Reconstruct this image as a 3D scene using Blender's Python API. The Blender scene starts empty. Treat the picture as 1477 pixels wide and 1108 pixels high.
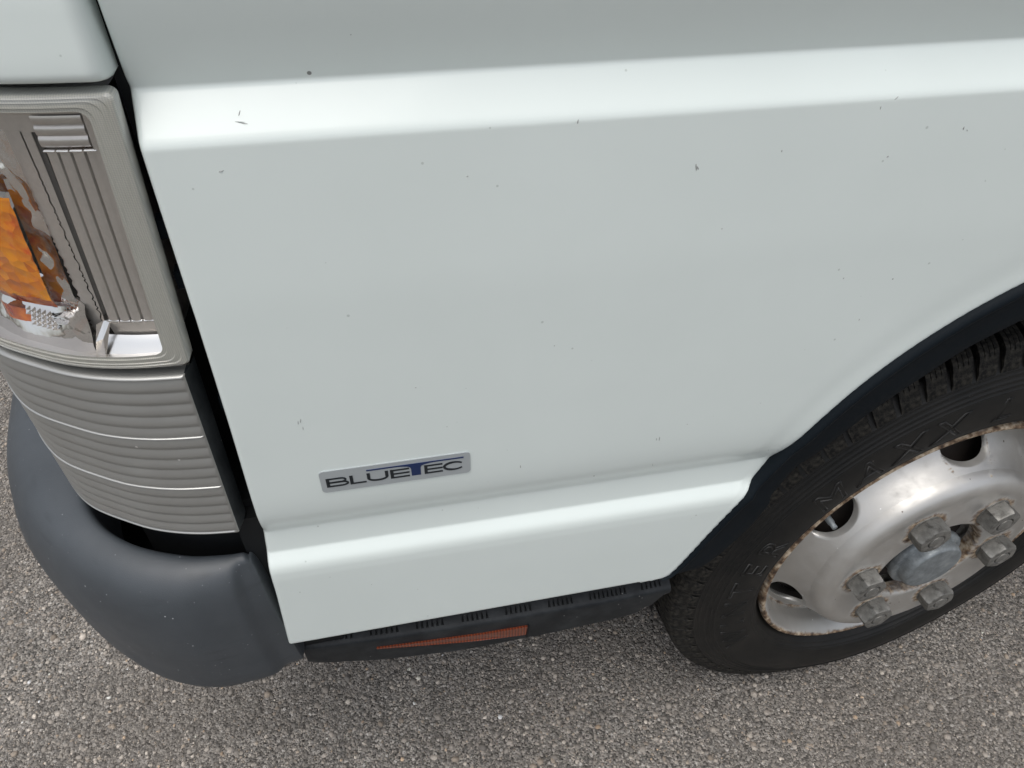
import bpy, bmesh, math, random
import numpy as np
from math import sin, cos, pi, radians as R_, sqrt, hypot, atan2, degrees

random.seed(7); rng = np.random.default_rng(7)
scene = bpy.context.scene
COL = scene.collection

# ------------------------------------------------------------------ camera
cam_d = bpy.data.cameras.new('camera'); cam = bpy.data.objects.new('camera', cam_d); COL.objects.link(cam)
cam.location = (-0.65634, -0.45732, 1.17065)
cam.rotation_euler = (0.820802, -0.016313, -0.198314)
cam_d.sensor_fit = 'HORIZONTAL'; cam_d.sensor_width = 36.0; cam_d.lens = 36.0*1055.98/1477.0
cam_d.clip_start = 0.01; cam_d.clip_end = 2000
scene.camera = cam

# ------------------------------------------------------------------ sky, sun, exposure
SUN_EL, SUN_AZ = R_(74), R_(215)          # azimuth measured from +Y towards +X
w = bpy.data.worlds.new('World'); scene.world = w; w.use_nodes = True
nt = w.node_tree; nt.nodes.clear()
sky = nt.nodes.new('ShaderNodeTexSky'); sky.sky_type = 'NISHITA'; sky.sun_disc = False
sky.sun_elevation = SUN_EL; sky.sun_rotation = SUN_AZ
sky.air_density = 1.0; sky.dust_density = 4.0; sky.ozone_density = 1.0
hs = nt.nodes.new('ShaderNodeHueSaturation'); hs.inputs['Saturation'].default_value = 0.38
bg = nt.nodes.new('ShaderNodeBackground'); bg.inputs['Strength'].default_value = 0.14
ow = nt.nodes.new('ShaderNodeOutputWorld')
nt.links.new(sky.outputs[0], hs.inputs['Color']); nt.links.new(hs.outputs[0], bg.inputs['Color']); nt.links.new(bg.outputs[0], ow.inputs['Surface'])
sd = bpy.data.lights.new('sun', 'SUN'); sd.energy = 0.9; sd.angle = R_(40); sd.color = (1.0, 0.97, 0.92)
so = bpy.data.objects.new('sun', sd); COL.objects.link(so)
so.rotation_euler = (pi/2 - SUN_EL, 0, pi - SUN_AZ)
so.location = (0, 0, 10)
scene.view_settings.view_transform = 'Standard'; scene.view_settings.look = 'None'
scene.view_settings.exposure = 0.44; scene.view_settings.gamma = 1.0
scene.view_settings.use_curve_mapping = False

# ------------------------------------------------------------------ materials
def srgb(*c):
    return tuple(((v/255)/12.92 if v/255 <= 0.04045 else (((v/255)+0.055)/1.055)**2.4) for v in c)
def mat(name, col, rough=0.5, metal=0.0, spec=0.5, coat=0.0, coat_r=0.05):
    m = bpy.data.materials.new(name); m.use_nodes = True
    b = m.node_tree.nodes['Principled BSDF']
    b.inputs['Base Color'].default_value = (*col, 1); b.inputs['Roughness'].default_value = rough
    b.inputs['Metallic'].default_value = metal; b.inputs['Specular IOR Level'].default_value = spec
    b.inputs['Coat Weight'].default_value = coat; b.inputs['Coat Roughness'].default_value = coat_r
    return m
def N(m, t, **kw):
    n = m.node_tree.nodes.new(t)
    for k, v in kw.items():
        if k in n.inputs: n.inputs[k].default_value = v
        else: setattr(n, k, v)
    return n
def L(m, a, b): m.node_tree.links.new(a, b)
def P(m): return m.node_tree.nodes['Principled BSDF']
def objco(m): return N(m, 'ShaderNodeTexCoord').outputs['Object']
def ramp(m, src, stops):
    r = N(m, 'ShaderNodeValToRGB'); L(m, src, r.inputs[0])
    e = r.color_ramp.elements
    while len(e) < len(stops): e.new(0.5)
    for el, (p, c) in zip(e, stops):
        el.position = p; el.color = (*c, 1) if len(c) == 3 else c
    return r.outputs[0]
def mixc(m, fac, a, b, mode='MIX'):
    x = N(m, 'ShaderNodeMix', data_type='RGBA', blend_type=mode)
    for sock, v in ((x.inputs[0], fac), (x.inputs[6], a), (x.inputs[7], b)):
        if isinstance(v, (int, float)): sock.default_value = v
        elif isinstance(v, tuple): sock.default_value = (*v, 1)
        else: L(m, v, sock)
    return x.outputs[2]
def bump(m, src, strength, dist):
    b = N(m, 'ShaderNodeBump', Strength=strength, Distance=dist); L(m, src, b.inputs['Height'])
    L(m, b.outputs[0], P(m).inputs['Normal']); return b
def noise(m, scale, detail=3.0, co=None, rough=0.5):
    n = N(m, 'ShaderNodeTexNoise', Scale=scale, Detail=detail, Roughness=rough)
    L(m, co if co is not None else objco(m), n.inputs['Vector']); return n.outputs['Fac']
def specks(m, scale, thr, soft=0.02, co=None):
    """sparse dots: 1 inside a random few of the Voronoi cells' centres"""
    v = N(m, 'ShaderNodeTexVoronoi', Scale=scale); L(m, co if co is not None else objco(m), v.inputs['Vector'])
    sep = N(m, 'ShaderNodeSeparateColor'); L(m, v.outputs['Color'], sep.inputs[0])
    rad = N(m, 'ShaderNodeMapRange'); L(m, sep.outputs[0], rad.inputs[0])
    rad.inputs[1].default_value = thr; rad.inputs[2].default_value = 1; rad.inputs[3].default_value = 0; rad.inputs[4].default_value = 0.30
    c = N(m, 'ShaderNodeMath', operation='SUBTRACT'); L(m, rad.outputs[0], c.inputs[0]); L(m, v.outputs['Distance'], c.inputs[1])
    d = N(m, 'ShaderNodeMath', operation='MULTIPLY'); L(m, c.outputs[0], d.inputs[0]); d.inputs[1].default_value = 12; d.use_clamp = True
    return d.outputs[0]

# white van paint, slightly cool, thin film of dust
M_PAINT = mat('white_paint', (0.675, 0.75, 0.715), 0.36, 0, 0.5, 0.35, 0.12)
m = M_PAINT; n1 = noise(m, 9, 5); n2 = noise(m, 160, 3)
c1 = mixc(m, ramp(m, n1, [(0.3, (0, 0, 0)), (0.75, (1, 1, 1))]), (0.692, 0.752, 0.724), (0.662, 0.721, 0.693))
c2 = mixc(m, specks(m, 260, 0.984), c1, (0.50, 0.55, 0.52))
c3 = mixc(m, specks(m, 210, 0.9955), c2, (0.20, 0.21, 0.20))
L(m, c3, P(m).inputs['Base Color'])
L(m, ramp(m, n1, [(0.25, (.32,)*3), (0.8, (.44,)*3)]), P(m).inputs['Roughness'])
bump(m, n2, 0.03, 0.0006)

M_BLACK = mat('black_void_plastic', (0.008, 0.009, 0.010), 0.6, 0, 0.25)
M_ARCH = mat('black_arch_plastic', (0.010, 0.0125, 0.016), 0.6, 0, 0.10)
m = M_ARCH; L(m, mixc(m, specks(m, 170, 0.985), mixc(m, noise(m, 14, 4), (0.0035, 0.006, 0.0085), (0.008, 0.0115, 0.015)), (0.25, 0.25, 0.24)), P(m).inputs['Base Color'])
bump(m, noise(m, 600, 2), 0.05, 0.0004)

M_BUMPER = mat('grey_bumper_plastic', (0.05, 0.056, 0.066), 0.5, 0, 0.7)
m = M_BUMPER
cb = mixc(m, ramp(m, noise(m, 7, 6, rough=.62), [(0.35, (0, 0, 0)), (0.7, (1, 1, 1))]), (0.034, 0.041, 0.048), (0.054, 0.063, 0.072))
cb = mixc(m, specks(m, 330, 0.88), cb, (0.12, 0.13, 0.14))
cb = mixc(m, specks(m, 330, 0.965), cb, (0.40, 0.41, 0.42))
sx = N(m, 'ShaderNodeTexNoise', Scale=22, Detail=3); mp = N(m, 'ShaderNodeMapping'); mp.inputs['Scale'].default_value = (1, 1, 6)
L(m, objco(m), mp.inputs[0]); L(m, mp.outputs[0], sx.inputs['Vector'])
cb = mixc(m, ramp(m, sx.outputs['Fac'], [(0.60, (0, 0, 0)), (0.76, (.45,)*3)]), cb, (0.020, 0.024, 0.029))
L(m, cb, P(m).inputs['Base Color'])
L(m, ramp(m, noise(m, 18, 4), [(0.3, (.44,)*3), (0.7, (.60,)*3)]), P(m).inputs['Roughness'])
bump(m, noise(m, 1100, 2), 0.30, 0.0005)

M_STEP = mat('black_step_plastic', (0.03, 0.034, 0.038), 0.6, 0, 0.4)
m = M_STEP
cs = mixc(m, ramp(m, noise(m, 28, 6, rough=.7), [(0.4, (0, 0, 0)), (0.75, (1, 1, 1))]), (0.006, 0.0085, 0.011), (0.030, 0.034, 0.037))
cs = mixc(m, specks(m, 260, 0.96), cs, (0.22, 0.22, 0.21)); L(m, cs, P(m).inputs['Base Color'])
bump(m, noise(m, 500, 3), 0.15, 0.0005)

M_SILVER = mat('silver_painted_plastic', (0.42, 0.41, 0.39), 0.33, 0.72, 0.5, 0.25, 0.1)
m = M_SILVER
cs = mixc(m, noise(m, 40, 5), (0.42, 0.425, 0.41), (0.36, 0.362, 0.348)); cs = mixc(m, specks(m, 200, 0.985), cs, (0.8, 0.8, 0.78))
L(m, cs, P(m).inputs['Base Color']); L(m, ramp(m, noise(m, 25, 4), [(0.3, (.38,)*3), (0.75, (.50,)*3)]), P(m).inputs['Roughness'])

M_CHROME = mat('chrome_reflector', (0.83, 0.82, 0.81), 0.06, 1.0)
m = M_CHROME; bump(m, noise(m, 90, 2), 0.25, 0.002)
M_SATIN = mat('satin_reflector', (0.62, 0.60, 0.58), 0.28, 0.75)
m = M_SATIN; L(m, mixc(m, noise(m, 300, 3), (0.68, 0.655, 0.63), (0.58, 0.56, 0.535)), P(m).inputs['Base Color']); bump(m, noise(m, 160, 3), 0.1, 0.0008)
M_DARKGAP = mat('dark_lamp_trim', (0.22, 0.215, 0.21), 0.35, 0.6)  # dark grey trim of the divider bar and housing back
M_AMBER = mat('amber_plastic', (0.80, 0.30, 0.012), 0.16, 0.0, 0.6, 0.5, 0.05)
m = M_AMBER
ca = ramp(m, noise(m, 55, 4, rough=.65), [(0.30, (0.62, 0.075, 0.005)), (0.42, (0.78, 0.23, 0.004)), (0.62, (0.85, 0.32, 0.005)), (0.80, (0.95, 0.48, 0.03))])
va = N(m, 'ShaderNodeTexVoronoi', Scale=120); L(m, objco(m), va.inputs['Vector']); sv = N(m, 'ShaderNodeSeparateColor'); L(m, va.outputs['Color'], sv.inputs[0])
L(m, mixc(m, ramp(m, sv.outputs[0], [(0.0, (.75,)*3), (0.45, (0, 0, 0)), (1.0, (0, 0, 0))]), ca, (0.50, 0.10, 0.004)), P(m).inputs['Base Color'])
bump(m, va.outputs['Distance'], 0.6, 0.003)
M_RED = mat('red_amber_plastic', (0.62, 0.10, 0.02), 0.15, 0, 0.6, 0.5, 0.05)
m = M_RED; L(m, ramp(m, noise(m, 90, 3), [(0.35, (0.35, 0.035, 0.01)), (0.65, (0.75, 0.20, 0.02))]), P(m).inputs['Base Color']); bump(m, noise(m, 150, 3), 0.5, 0.002)
M_BEZEL = mat('aged_clear_lamp_rim', (0.40, 0.395, 0.35), 0.28, 0.0, 0.6, 0.6, 0.06)
m = M_BEZEL
wv = N(m, 'ShaderNodeTexWave', Scale=330, bands_direction='Z'); wv.inputs['Distortion'].default_value = 0.6; L(m, objco(m), wv.inputs['Vector'])
wx = N(m, 'ShaderNodeTexWave', Scale=260, bands_direction='X'); wx.inputs['Distortion'].default_value = 0.6; L(m, objco(m), wx.inputs['Vector'])
cz = mixc(m, 0.5, wv.outputs['Color'], wx.outputs['Color'])
cz2 = mixc(m, noise(m, 60, 4), (0.42, 0.422, 0.395), (0.33, 0.332, 0.308))
L(m, mixc(m, ramp(m, cz, [(0.3, (0, 0, 0)), (0.7, (.45,)*3)]), cz2, (0.60, 0.588, 0.51)), P(m).inputs['Base Color'])
# clear lens: thin shell, transparent with a Fresnel sheen
M_LENS = bpy.data.materials.new('clear_lens'); M_LENS.use_nodes = True
m = M_LENS; m.node_tree.nodes.clear()
tr = N(m, 'ShaderNodeBsdfTransparent'); tr.inputs[0].default_value = (0.97, 0.968, 0.955, 1)
gl = N(m, 'ShaderNodeBsdfGlossy', Roughness=0.04); lw = N(m, 'ShaderNodeLayerWeight', Blend=0.5)
fp = N(m, 'ShaderNodeMath', operation='POWER'); L(m, lw.outputs['Facing'], fp.inputs[0]); fp.inputs[1].default_value = 4.0
fr = N(m, 'ShaderNodeMath', operation='MULTIPLY_ADD'); L(m, fp.outputs[0], fr.inputs[0]); fr.inputs[1].default_value = 0.7; fr.inputs[2].default_value = 0.06
mx = N(m, 'ShaderNodeMixShader'); oo = N(m, 'ShaderNodeOutputMaterial')
L(m, fr.outputs[0], mx.inputs[0]); L(m, tr.outputs[0], mx.inputs[1]); L(m, gl.outputs[0], mx.inputs[2]); L(m, mx.outputs[0], oo.inputs[0])

M_RUBBER = mat('worn_tyre_rubber', (0.022, 0.022, 0.021), 0.52, 0, 0.26)
m = M_RUBBER
cr_ = mixc(m, ramp(m, noise(m, 12, 6, rough=.65), [(0.35, (0, 0, 0)), (0.72, (1, 1, 1))]), (0.006, 0.0066, 0.0068), (0.018, 0.017, 0.0155))
L(m, mixc(m, specks(m, 300, 0.985), cr_, (0.14, 0.13, 0.12)), P(m).inputs['Base Color']); bump(m, noise(m, 420, 3), 0.12, 0.0006)
M_LETTER = mat('letter_rubber', (0.016, 0.016, 0.0155), 0.45, 0, 0.4)
M_TREAD = mat('tread_rubber', (0.020, 0.020, 0.019), 0.8, 0, 0.2)
m = M_TREAD; L(m, mixc(m, ramp(m, noise(m, 160, 5, rough=.7), [(0.4, (0, 0, 0)), (0.72, (1, 1, 1))]), (0.006, 0.006, 0.006), (0.050, 0.046, 0.038)), P(m).inputs['Base Color']); bump(m, noise(m, 500, 3), 0.4, 0.001)

# silver steel wheel with rust, driven by a wear attribute painted where the rust sits
M_WHEEL = mat('silver_steel_wheel', (0.5, 0.5, 0.48), 0.4, 0.55, 0.5)
m = M_WHEEL
at = N(m, 'ShaderNodeAttribute', attribute_name='rust')
nr = noise(m, 55, 6, rough=.68)
ad = N(m, 'ShaderNodeMath', operation='ADD'); L(m, at.outputs['Fac'], ad.inputs[0]); L(m, nr, ad.inputs[1])
rust_f = ramp(m, ad.outputs[0], [(0.72, (0, 0, 0)), (0.86, (.75,)*3), (0.98, (1, 1, 1))])
rust_c = ramp(m, noise(m, 130, 4), [(0.32, (0.045, 0.026, 0.016)), (0.48, (0.19, 0.125, 0.075)), (0.62, (0.44, 0.36, 0.26)), (0.78, (0.60, 0.54, 0.44))])
base = mixc(m, ramp(m, noise(m, 10, 5), [(0.3, (0, 0, 0)), (0.75, (1, 1, 1))]), (0.60, 0.59, 0.565), (0.46, 0.45, 0.425))
base = mixc(m, specks(m, 180, 0.965), base, (0.10, 0.075, 0.055))
base = mixc(m, specks(m, 150, 0.985), base, (0.82, 0.82, 0.80))
L(m, mixc(m, rust_f, base, rust_c), P(m).inputs['Base Color'])
inv = N(m, 'ShaderNodeMath', operation='MULTIPLY_ADD'); L(m, rust_f, inv.inputs[0]); inv.inputs[1].default_value = -0.75; inv.inputs[2].default_value = 0.80
L(m, inv.outputs[0], P(m).inputs['Metallic'])
L(m, ramp(m, ad.outputs[0], [(0.45, (.42,)*3), (0.62, (.52,)*3), (0.9, (.78,)*3)]), P(m).inputs['Roughness'])
bump(m, ad.outputs[0], 0.12, 0.0012)
M_NUT = mat('dull_nut_steel', (0.32, 0.32, 0.30), 0.5, 0.6)
m = M_NUT; cn = ramp(m, noise(m, 75, 6, rough=.7), [(0.32, (0.07, 0.068, 0.062)), (0.44, (0.18, 0.178, 0.166)), (0.62, (0.26, 0.256, 0.24)), (0.80, (0.42, 0.41, 0.385))])
L(m, cn, P(m).inputs['Base Color']); bump(m, noise(m, 300, 4), 0.25, 0.0008)
M_CAP = mat('galvanised_hub_cap', (0.24, 0.26, 0.27), 0.55, 0.5)
m = M_CAP; cn = ramp(m, noise(m, 60, 6, rough=.7), [(0.32, (0.15, 0.165, 0.175)), (0.55, (0.25, 0.275, 0.285)), (0.75, (0.36, 0.38, 0.39))])
L(m, cn, P(m).inputs['Base Color']); bump(m, noise(m, 350, 4), 0.2, 0.0008)
M_PLATE = mat('silver_sticker', srgb(172, 178, 180), 0.38, 0.25)
M_INK = mat('black_print', (0.008, 0.012, 0.016), 0.45)
M_BLUE = mat('blue_print', (0.008, 0.022, 0.085), 0.4)
M_ORANGE = mat('orange_reflector', (0.42, 0.085, 0.018), 0.3, 0.0, 0.5, 0.6, 0.08)
m = M_ORANGE; wv = N(m, 'ShaderNodeTexWave', Scale=95, bands_direction='X'); L(m, objco(m), wv.inputs['Vector'])
L(m, mixc(m, wv.outputs['Color'], (0.085, 0.015, 0.006), (0.21, 0.042, 0.013)), P(m).inputs['Base Color']); bump(m, wv.outputs['Fac'], 0.4, 0.001)
M_CHIP = mat('paint_chip', (0.30, 0.31, 0.30), 0.7)
M_GLASS = mat('cab_window_glass', (0.01, 0.012, 0.013), 0.05)

# asphalt: binder and sand between the stones; farther off the stones are only texture
M_ASPH = mat('asphalt', (0.1, 0.097, 0.092), 0.9, 0, 0.2)
m = M_ASPH; oc = objco(m)
v1 = N(m, 'ShaderNodeTexVoronoi', Scale=150); L(m, oc, v1.inputs['Vector'])
v2 = N(m, 'ShaderNodeTexVoronoi', Scale=330); L(m, oc, v2.inputs['Vector'])
sp = N(m, 'ShaderNodeSeparateColor'); L(m, v1.outputs['Color'], sp.inputs[0])
sp2 = N(m, 'ShaderNodeSeparateColor'); L(m, v2.outputs['Color'], sp2.inputs[0])
st_c = ramp(m, sp.outputs[0], [(0.0, (0.10, 0.097, 0.092)), (0.4, (0.22, 0.208, 0.192)), (0.75, (0.32, 0.30, 0.275)), (1.0, (0.55, 0.52, 0.48))])
sa_c = ramp(m, sp2.outputs[1], [(0.0, (0.055, 0.052, 0.048)), (0.6, (0.18, 0.168, 0.152)), (1.0, (0.42, 0.39, 0.35))])
mxa = mixc(m, ramp(m, v1.outputs['Distance'], [(0.30, (0, 0, 0)), (0.48, (1, 1, 1))]), st_c, sa_c)
mxa = mixc(m, ramp(m, noise(m, 2.2, 5, oc), [(0.35, (0, 0, 0)), (0.7, (.45,)*3)]), mxa, (0.15, 0.132, 0.115))
L(m, mxa, P(m).inputs['Base Color'])
hb = N(m, 'ShaderNodeMath', operation='ADD'); L(m, v1.outputs['Distance'], hb.inputs[0]); L(m, v2.outputs['Distance'], hb.inputs[1])
b_ = bump(m, hb.outputs[0], 0.9, 0.004); b_.invert = True
M_STONE = mat('road_stone', (0.2, 0.19, 0.18), 0.8, 0, 0.3)
m = M_STONE; at = N(m, 'ShaderNodeAttribute', attribute_name='stone_colour')
L(m, mixc(m, ramp(m, noise(m, 420, 4), [(0.35, (0, 0, 0)), (0.7, (.55,)*3)]), at.outputs['Color'], (0.17, 0.156, 0.140)), P(m).inputs['Base Color']); bump(m, noise(m, 700, 3), 0.35, 0.001)

# ------------------------------------------------------------------ mesh helpers
def mk(name, V, F, mt, parent=None, smooth=True, sharp=None, label=None):
    me = bpy.data.meshes.new(name); me.from_pydata([tuple(map(float, v)) for v in V], [], [tuple(map(int, f)) for f in F]); me.update()
    if isinstance(mt, (list, tuple)):
        for q in mt: me.materials.append(q)
    else: me.materials.append(mt)
    if smooth:
        me.polygons.foreach_set('use_smooth', [True]*len(me.polygons))
        if sharp is not None: me.set_sharp_from_angle(angle=R_(sharp))
    o = bpy.data.objects.new(name, me); COL.objects.link(o)
    if parent is not None: o.parent = parent
    if label: o['label'] = label
    return o
def fixn(o, sharp=None):
    bm = bmesh.new(); bm.from_mesh(o.data); bmesh.ops.remove_doubles(bm, verts=bm.verts, dist=1e-6)
    bmesh.ops.recalc_face_normals(bm, faces=bm.faces); bm.to_mesh(o.data); bm.free()
    if sharp is not None: o.data.set_sharp_from_angle(angle=R_(sharp))
    return o
def grid(nu, nv, fn, closed=False):
    V = [fn(i, j) for i in range(nu) for j in range(nv)]; F = []
    for i in range(nu if closed else nu-1):
        a = i; b = (i+1) % nu
        for j in range(nv-1): F.append((a*nv+j, b*nv+j, b*nv+j+1, a*nv+j+1))
    return V, F
def cr(Pts, n=10):
    Pts = np.array(Pts, float); Q = np.vstack([2*Pts[0]-Pts[1], Pts, 2*Pts[-1]-Pts[-2]]); out = []
    for i in range(1, len(Q)-2):
        a, b, c, d = Q[i-1:i+3]
        for k in range(n):
            t = k/n; out.append(.5*(2*b+(-a+c)*t+(2*a-5*b+4*c-d)*t*t+(-a+3*b-3*c+d)*t**3))
    out.append(Pts[-1]); return np.array(out)
def resample(Pts, n):
    Pts = np.array(Pts, float); s = np.r_[0, np.cumsum(np.linalg.norm(np.diff(Pts, axis=0), axis=1))]
    t = np.linspace(0, s[-1], n); return np.stack([np.interp(t, s, Pts[:, k]) for k in range(Pts.shape[1])], 1)
def sstep(t): t = min(1, max(0, t)); return t*t*(3-2*t)
def box(V, F, x0, x1, y0, y1, z0, z1):
    b = len(V); V += [(x, y, z) for x in (x0, x1) for y in (y0, y1) for z in (z0, z1)]
    F += [tuple(b+i for i in f) for f in ((0, 1, 3, 2), (4, 6, 7, 5), (0, 4, 5, 1), (2, 3, 7, 6), (0, 2, 6, 4), (1, 5, 7, 3))]
def extrude_poly(V, F, pts, f0, f1):
    """prism between f0(p) and f1(p) for a 2-D outline"""
    b = len(V); n = len(pts)
    V += [f0(p) for p in pts] + [f1(p) for p in pts]
    F.append(tuple(range(b, b+n))); F.append(tuple(range(b+2*n-1, b+n-1, -1)))
    for i in range(n): j = (i+1) % n; F.append((b+i, b+n+i, b+n+j, b+j))

# ------------------------------------------------------------------ ground
S = 400.0
g = mk('ground', [(-S, -S, -.003), (S, -S, -.003), (S, S, -.003), (-S, S, -.003)], [(0, 1, 2, 3)], M_ASPH, smooth=False)
g['kind'] = 'structure'; g['label'] = 'grey weathered asphalt under the white truck'

def build_stones():
    def template(kind):
        bm = bmesh.new()
        if kind: bmesh.ops.create_icosphere(bm, subdivisions=1, radius=1.0)
        else:
            vs = [bm.verts.new(c) for c in ((1, 0, 0), (0, 1, 0), (-1, 0, 0), (0, -1, 0), (0, 0, 1), (0, 0, -1))]
            for i in range(4): bm.faces.new((vs[i], vs[(i+1) % 4], vs[4])); bm.faces.new((vs[(i+1) % 4], vs[i], vs[5]))
        bm.verts.index_update()
        v = np.array([q.co[:] for q in bm.verts]); f = np.array([[q.index for q in p.verts] for p in bm.faces]); bm.free()
        T = []
        for k in range(16):
            w_ = v*(1+rng.uniform(-.30, .25, (len(v), 1))); w_ = w_*rng.uniform(.65, 1.25, (1, 3)); w_[:, 2] = np.minimum(w_[:, 2], rng.uniform(.35, .75)); T.append(w_)
        return np.array(T), f
    regs = [(-1.85, 0.80, -0.42, 0.22), (-1.85, -0.85, 0.22, 1.10)]
    AV = []; AF = []; AC = []; base = 0
    pal = np.array([(.060, .058, .057), (.095, .091, .087), (.125, .119, .113), (.165, .155, .146), (.21, .198, .185), (.145, .125, .105), (.27, .255, .24), (.26, .20, .145), (.42, .40, .375)])
    pr = np.array([.14, .20, .23, .18, .10, .11, .030, .010, .008]); pr /= pr.sum()
    gx = rng.uniform(-.35, .35, (64, 64))
    def field(x, y, sc):
        u = np.mod(x*sc, 63); v = np.mod(y*sc, 63); i = u.astype(int); j = v.astype(int); fu = u-i; fv = v-j; fu = fu*fu*(3-2*fu); fv = fv*fv*(3-2*fv)
        i2 = (i+1) % 64; j2 = (j+1) % 64
        return (gx[i, j]*(1-fu)+gx[i2, j]*fu)*(1-fv)+(gx[i, j2]*(1-fu)+gx[i2, j2]*fu)*fv
    for kind, den, s0, sig, lo, hi in ((0, 56000, .00140, .28, .0008, .0024), (1, 17000, .00220, .40, .0015, .0060)):
        T, f = template(kind); X = []; Y = []
        for x0, x1, y0, y1 in regs:
            n = int((x1-x0)*(y1-y0)*den); X.append(rng.uniform(x0, x1, n)); Y.append(rng.uniform(y0, y1, n))
        X = np.concatenate(X); Y = np.concatenate(Y); n = len(X)
        sz = np.clip(rng.lognormal(math.log(s0), sig, n), lo, hi)
        Q = T[rng.integers(0, len(T), n)]*sz[:, None, None]; a = rng.uniform(0, 2*pi, n); ca, sa = np.cos(a)[:, None], np.sin(a)[:, None]
        x = Q[:, :, 0]*ca-Q[:, :, 1]*sa+X[:, None]; y = Q[:, :, 0]*sa+Q[:, :, 1]*ca+Y[:, None]
        z = Q[:, :, 2]*.9+(-.003+sz*rng.uniform(-.35, .20, n))[:, None]; z = np.minimum(z, .0005)
        nv = T.shape[1]
        AV.append(np.stack([x, y, z], -1).reshape(-1, 3)); AF.append((f[None]+(base+np.arange(n)*nv)[:, None, None]).reshape(-1, 3)); base += n*nv
        c = (pal[rng.choice(len(pal), n, p=pr)]*.82+.024)*2.15*rng.uniform(.7, 1.3, (n, 1))*np.array([[1.0, .94, .86]])
        c = c*(1+.55*field(X, Y, 9)+.6*field(X+3, Y+5, 31))[:, None]
        AC.append(np.repeat(np.c_[np.clip(c, .02, .75), np.ones(n)], nv, axis=0))
    V = np.concatenate(AV); F = np.concatenate(AF); C = np.concatenate(AC)
    me = bpy.data.meshes.new('asphalt_stones')
    me.vertices.add(len(V)); me.vertices.foreach_set('co', V.ravel().astype(np.float32))
    me.loops.add(len(F)*3); me.loops.foreach_set('vertex_index', F.ravel().astype(np.int32))
    me.polygons.add(len(F)); me.polygons.foreach_set('loop_start', (np.arange(len(F))*3).astype(np.int32))
    me.update(calc_edges=True); me.validate()
    ca_ = me.color_attributes.new('stone_colour', 'FLOAT_COLOR', 'POINT'); ca_.data.foreach_set('color', C.ravel().astype(np.float32))
    me.materials.append(M_STONE)
    o = bpy.data.objects.new('asphalt_stones', me); COL.objects.link(o)
    o['kind'] = 'stuff'; o['label'] = 'small grey and tan stones bedded in the worn asphalt'; o['category'] = 'gravel'
build_stones()

# ------------------------------------------------------------------ the truck
truck = bpy.data.objects.new('truck', None); COL.objects.link(truck); truck.empty_display_size = .3
truck['label'] = 'white light truck with clear headlight, grey bumper and rusty silver steel wheel'; truck['category'] = 'truck'

# door side profile: z -> y (outwards is -y)
PR = np.array([(1.5, -.080), (1.3, -.096), (1.15, -.084), (1.06, -.0635), (1.0240, -.0530), (1.0225, -.0538), (1.0036, -.0706), (1.0016, -.0720), (.9995, -.0728), (.97, -.0742), (.9045, -.0768), (.80, -.0782), (.73, -.0790), (.710, -.0788), (.702, -.0783), (.694, -.0773), (.687, -.0758), (.680, -.0736), (.675, -.0716), (.6715, -.0701), (.6692, -.0695), (.6440, -.0722), (.6370, -.0788), (.6345, -.0807), (.6315, -.0820), (.627, -.0830), (.618, -.0836), (.59, -.0838), (.505, -.084), (.40, -.084)])[::-1]
ZZ = np.arange(.40, 1.5, .0005); YY = np.interp(ZZ, PR[:, 0], PR[:, 1])
kk = np.exp(-.5*(np.arange(-12, 13)*.0005/.0008)**2); kk /= kk.sum(); YY = np.convolve(np.pad(YY, 12, mode='edge'), kk, 'valid')
def prof(z): return float(np.interp(z, ZZ, YY))

ARCH_F = [(-0.4551, 0.5126), (-0.4145, 0.5135), (-0.4030, 0.5225), (-0.3901, 0.5490), (-0.375, 0.5832), (-0.3573, 0.6190), (-0.3445, 0.6380), (-0.3399, 0.6455), (-0.3312, 0.6625), (-0.3208, 0.6840), (-0.3005, 0.7215), (-0.2769, 0.7560), (-0.2526, 0.7840), (-0.2295, 0.8055), (-0.2051, 0.8248), (-0.1803, 0.8408), (-0.17, 0.8466)]
acx, acz, aR = .07, .457, .458
ang0 = atan2(.8466-acz, -.17-acx)
_af = resample(cr(ARCH_F, 6), 240); _k = np.exp(-.5*(np.arange(-9, 10)/4.0)**2); _k /= _k.sum()
_as = np.stack([np.convolve(np.pad(_af[:, q], 9, mode='edge'), _k, 'valid') for q in (0, 1)], 1)
_w = np.clip((_af[:, 1]-.655)/.02, 0, 1)[:, None]*np.clip((240-9-np.arange(240))/6, 0, 1)[:, None]; _af = _af*(1-_w)+_as*_w
ARCH = np.vstack([_af, [(acx+aR*cos(t), acz+aR*sin(t)) for t in np.linspace(ang0, 0.02, 60)[1:]]])
DOOR_EDGE = [(1.5, -.7665), (1.0669, -.7690), (1.03, -.7712), (1.0, -.7705), (.8936, -.7713), (.7998, -.7735), (.7125, -.7764), (.6747, -.7778), (.6437, -.7806), (.5956, -.7821), (.5119, -.7872), (.40, -.790)][::-1]
DE = np.array(DOOR_EDGE)
def xfront(z): return float(np.interp(z, DE[:, 0], DE[:, 1]))
BOTX = [-.80, -.7877, -.6659, -.527, -.4551]; BOTZ = [.5095, .5095, .5105, .5118, .5126]
def zbot(x):
    if x < -.4551: return float(np.interp(x, BOTX, BOTZ))
    if x > acx+aR-.001: return .50
    return float(np.interp(x, ARCH[:, 0], ARCH[:, 1]))

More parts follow.
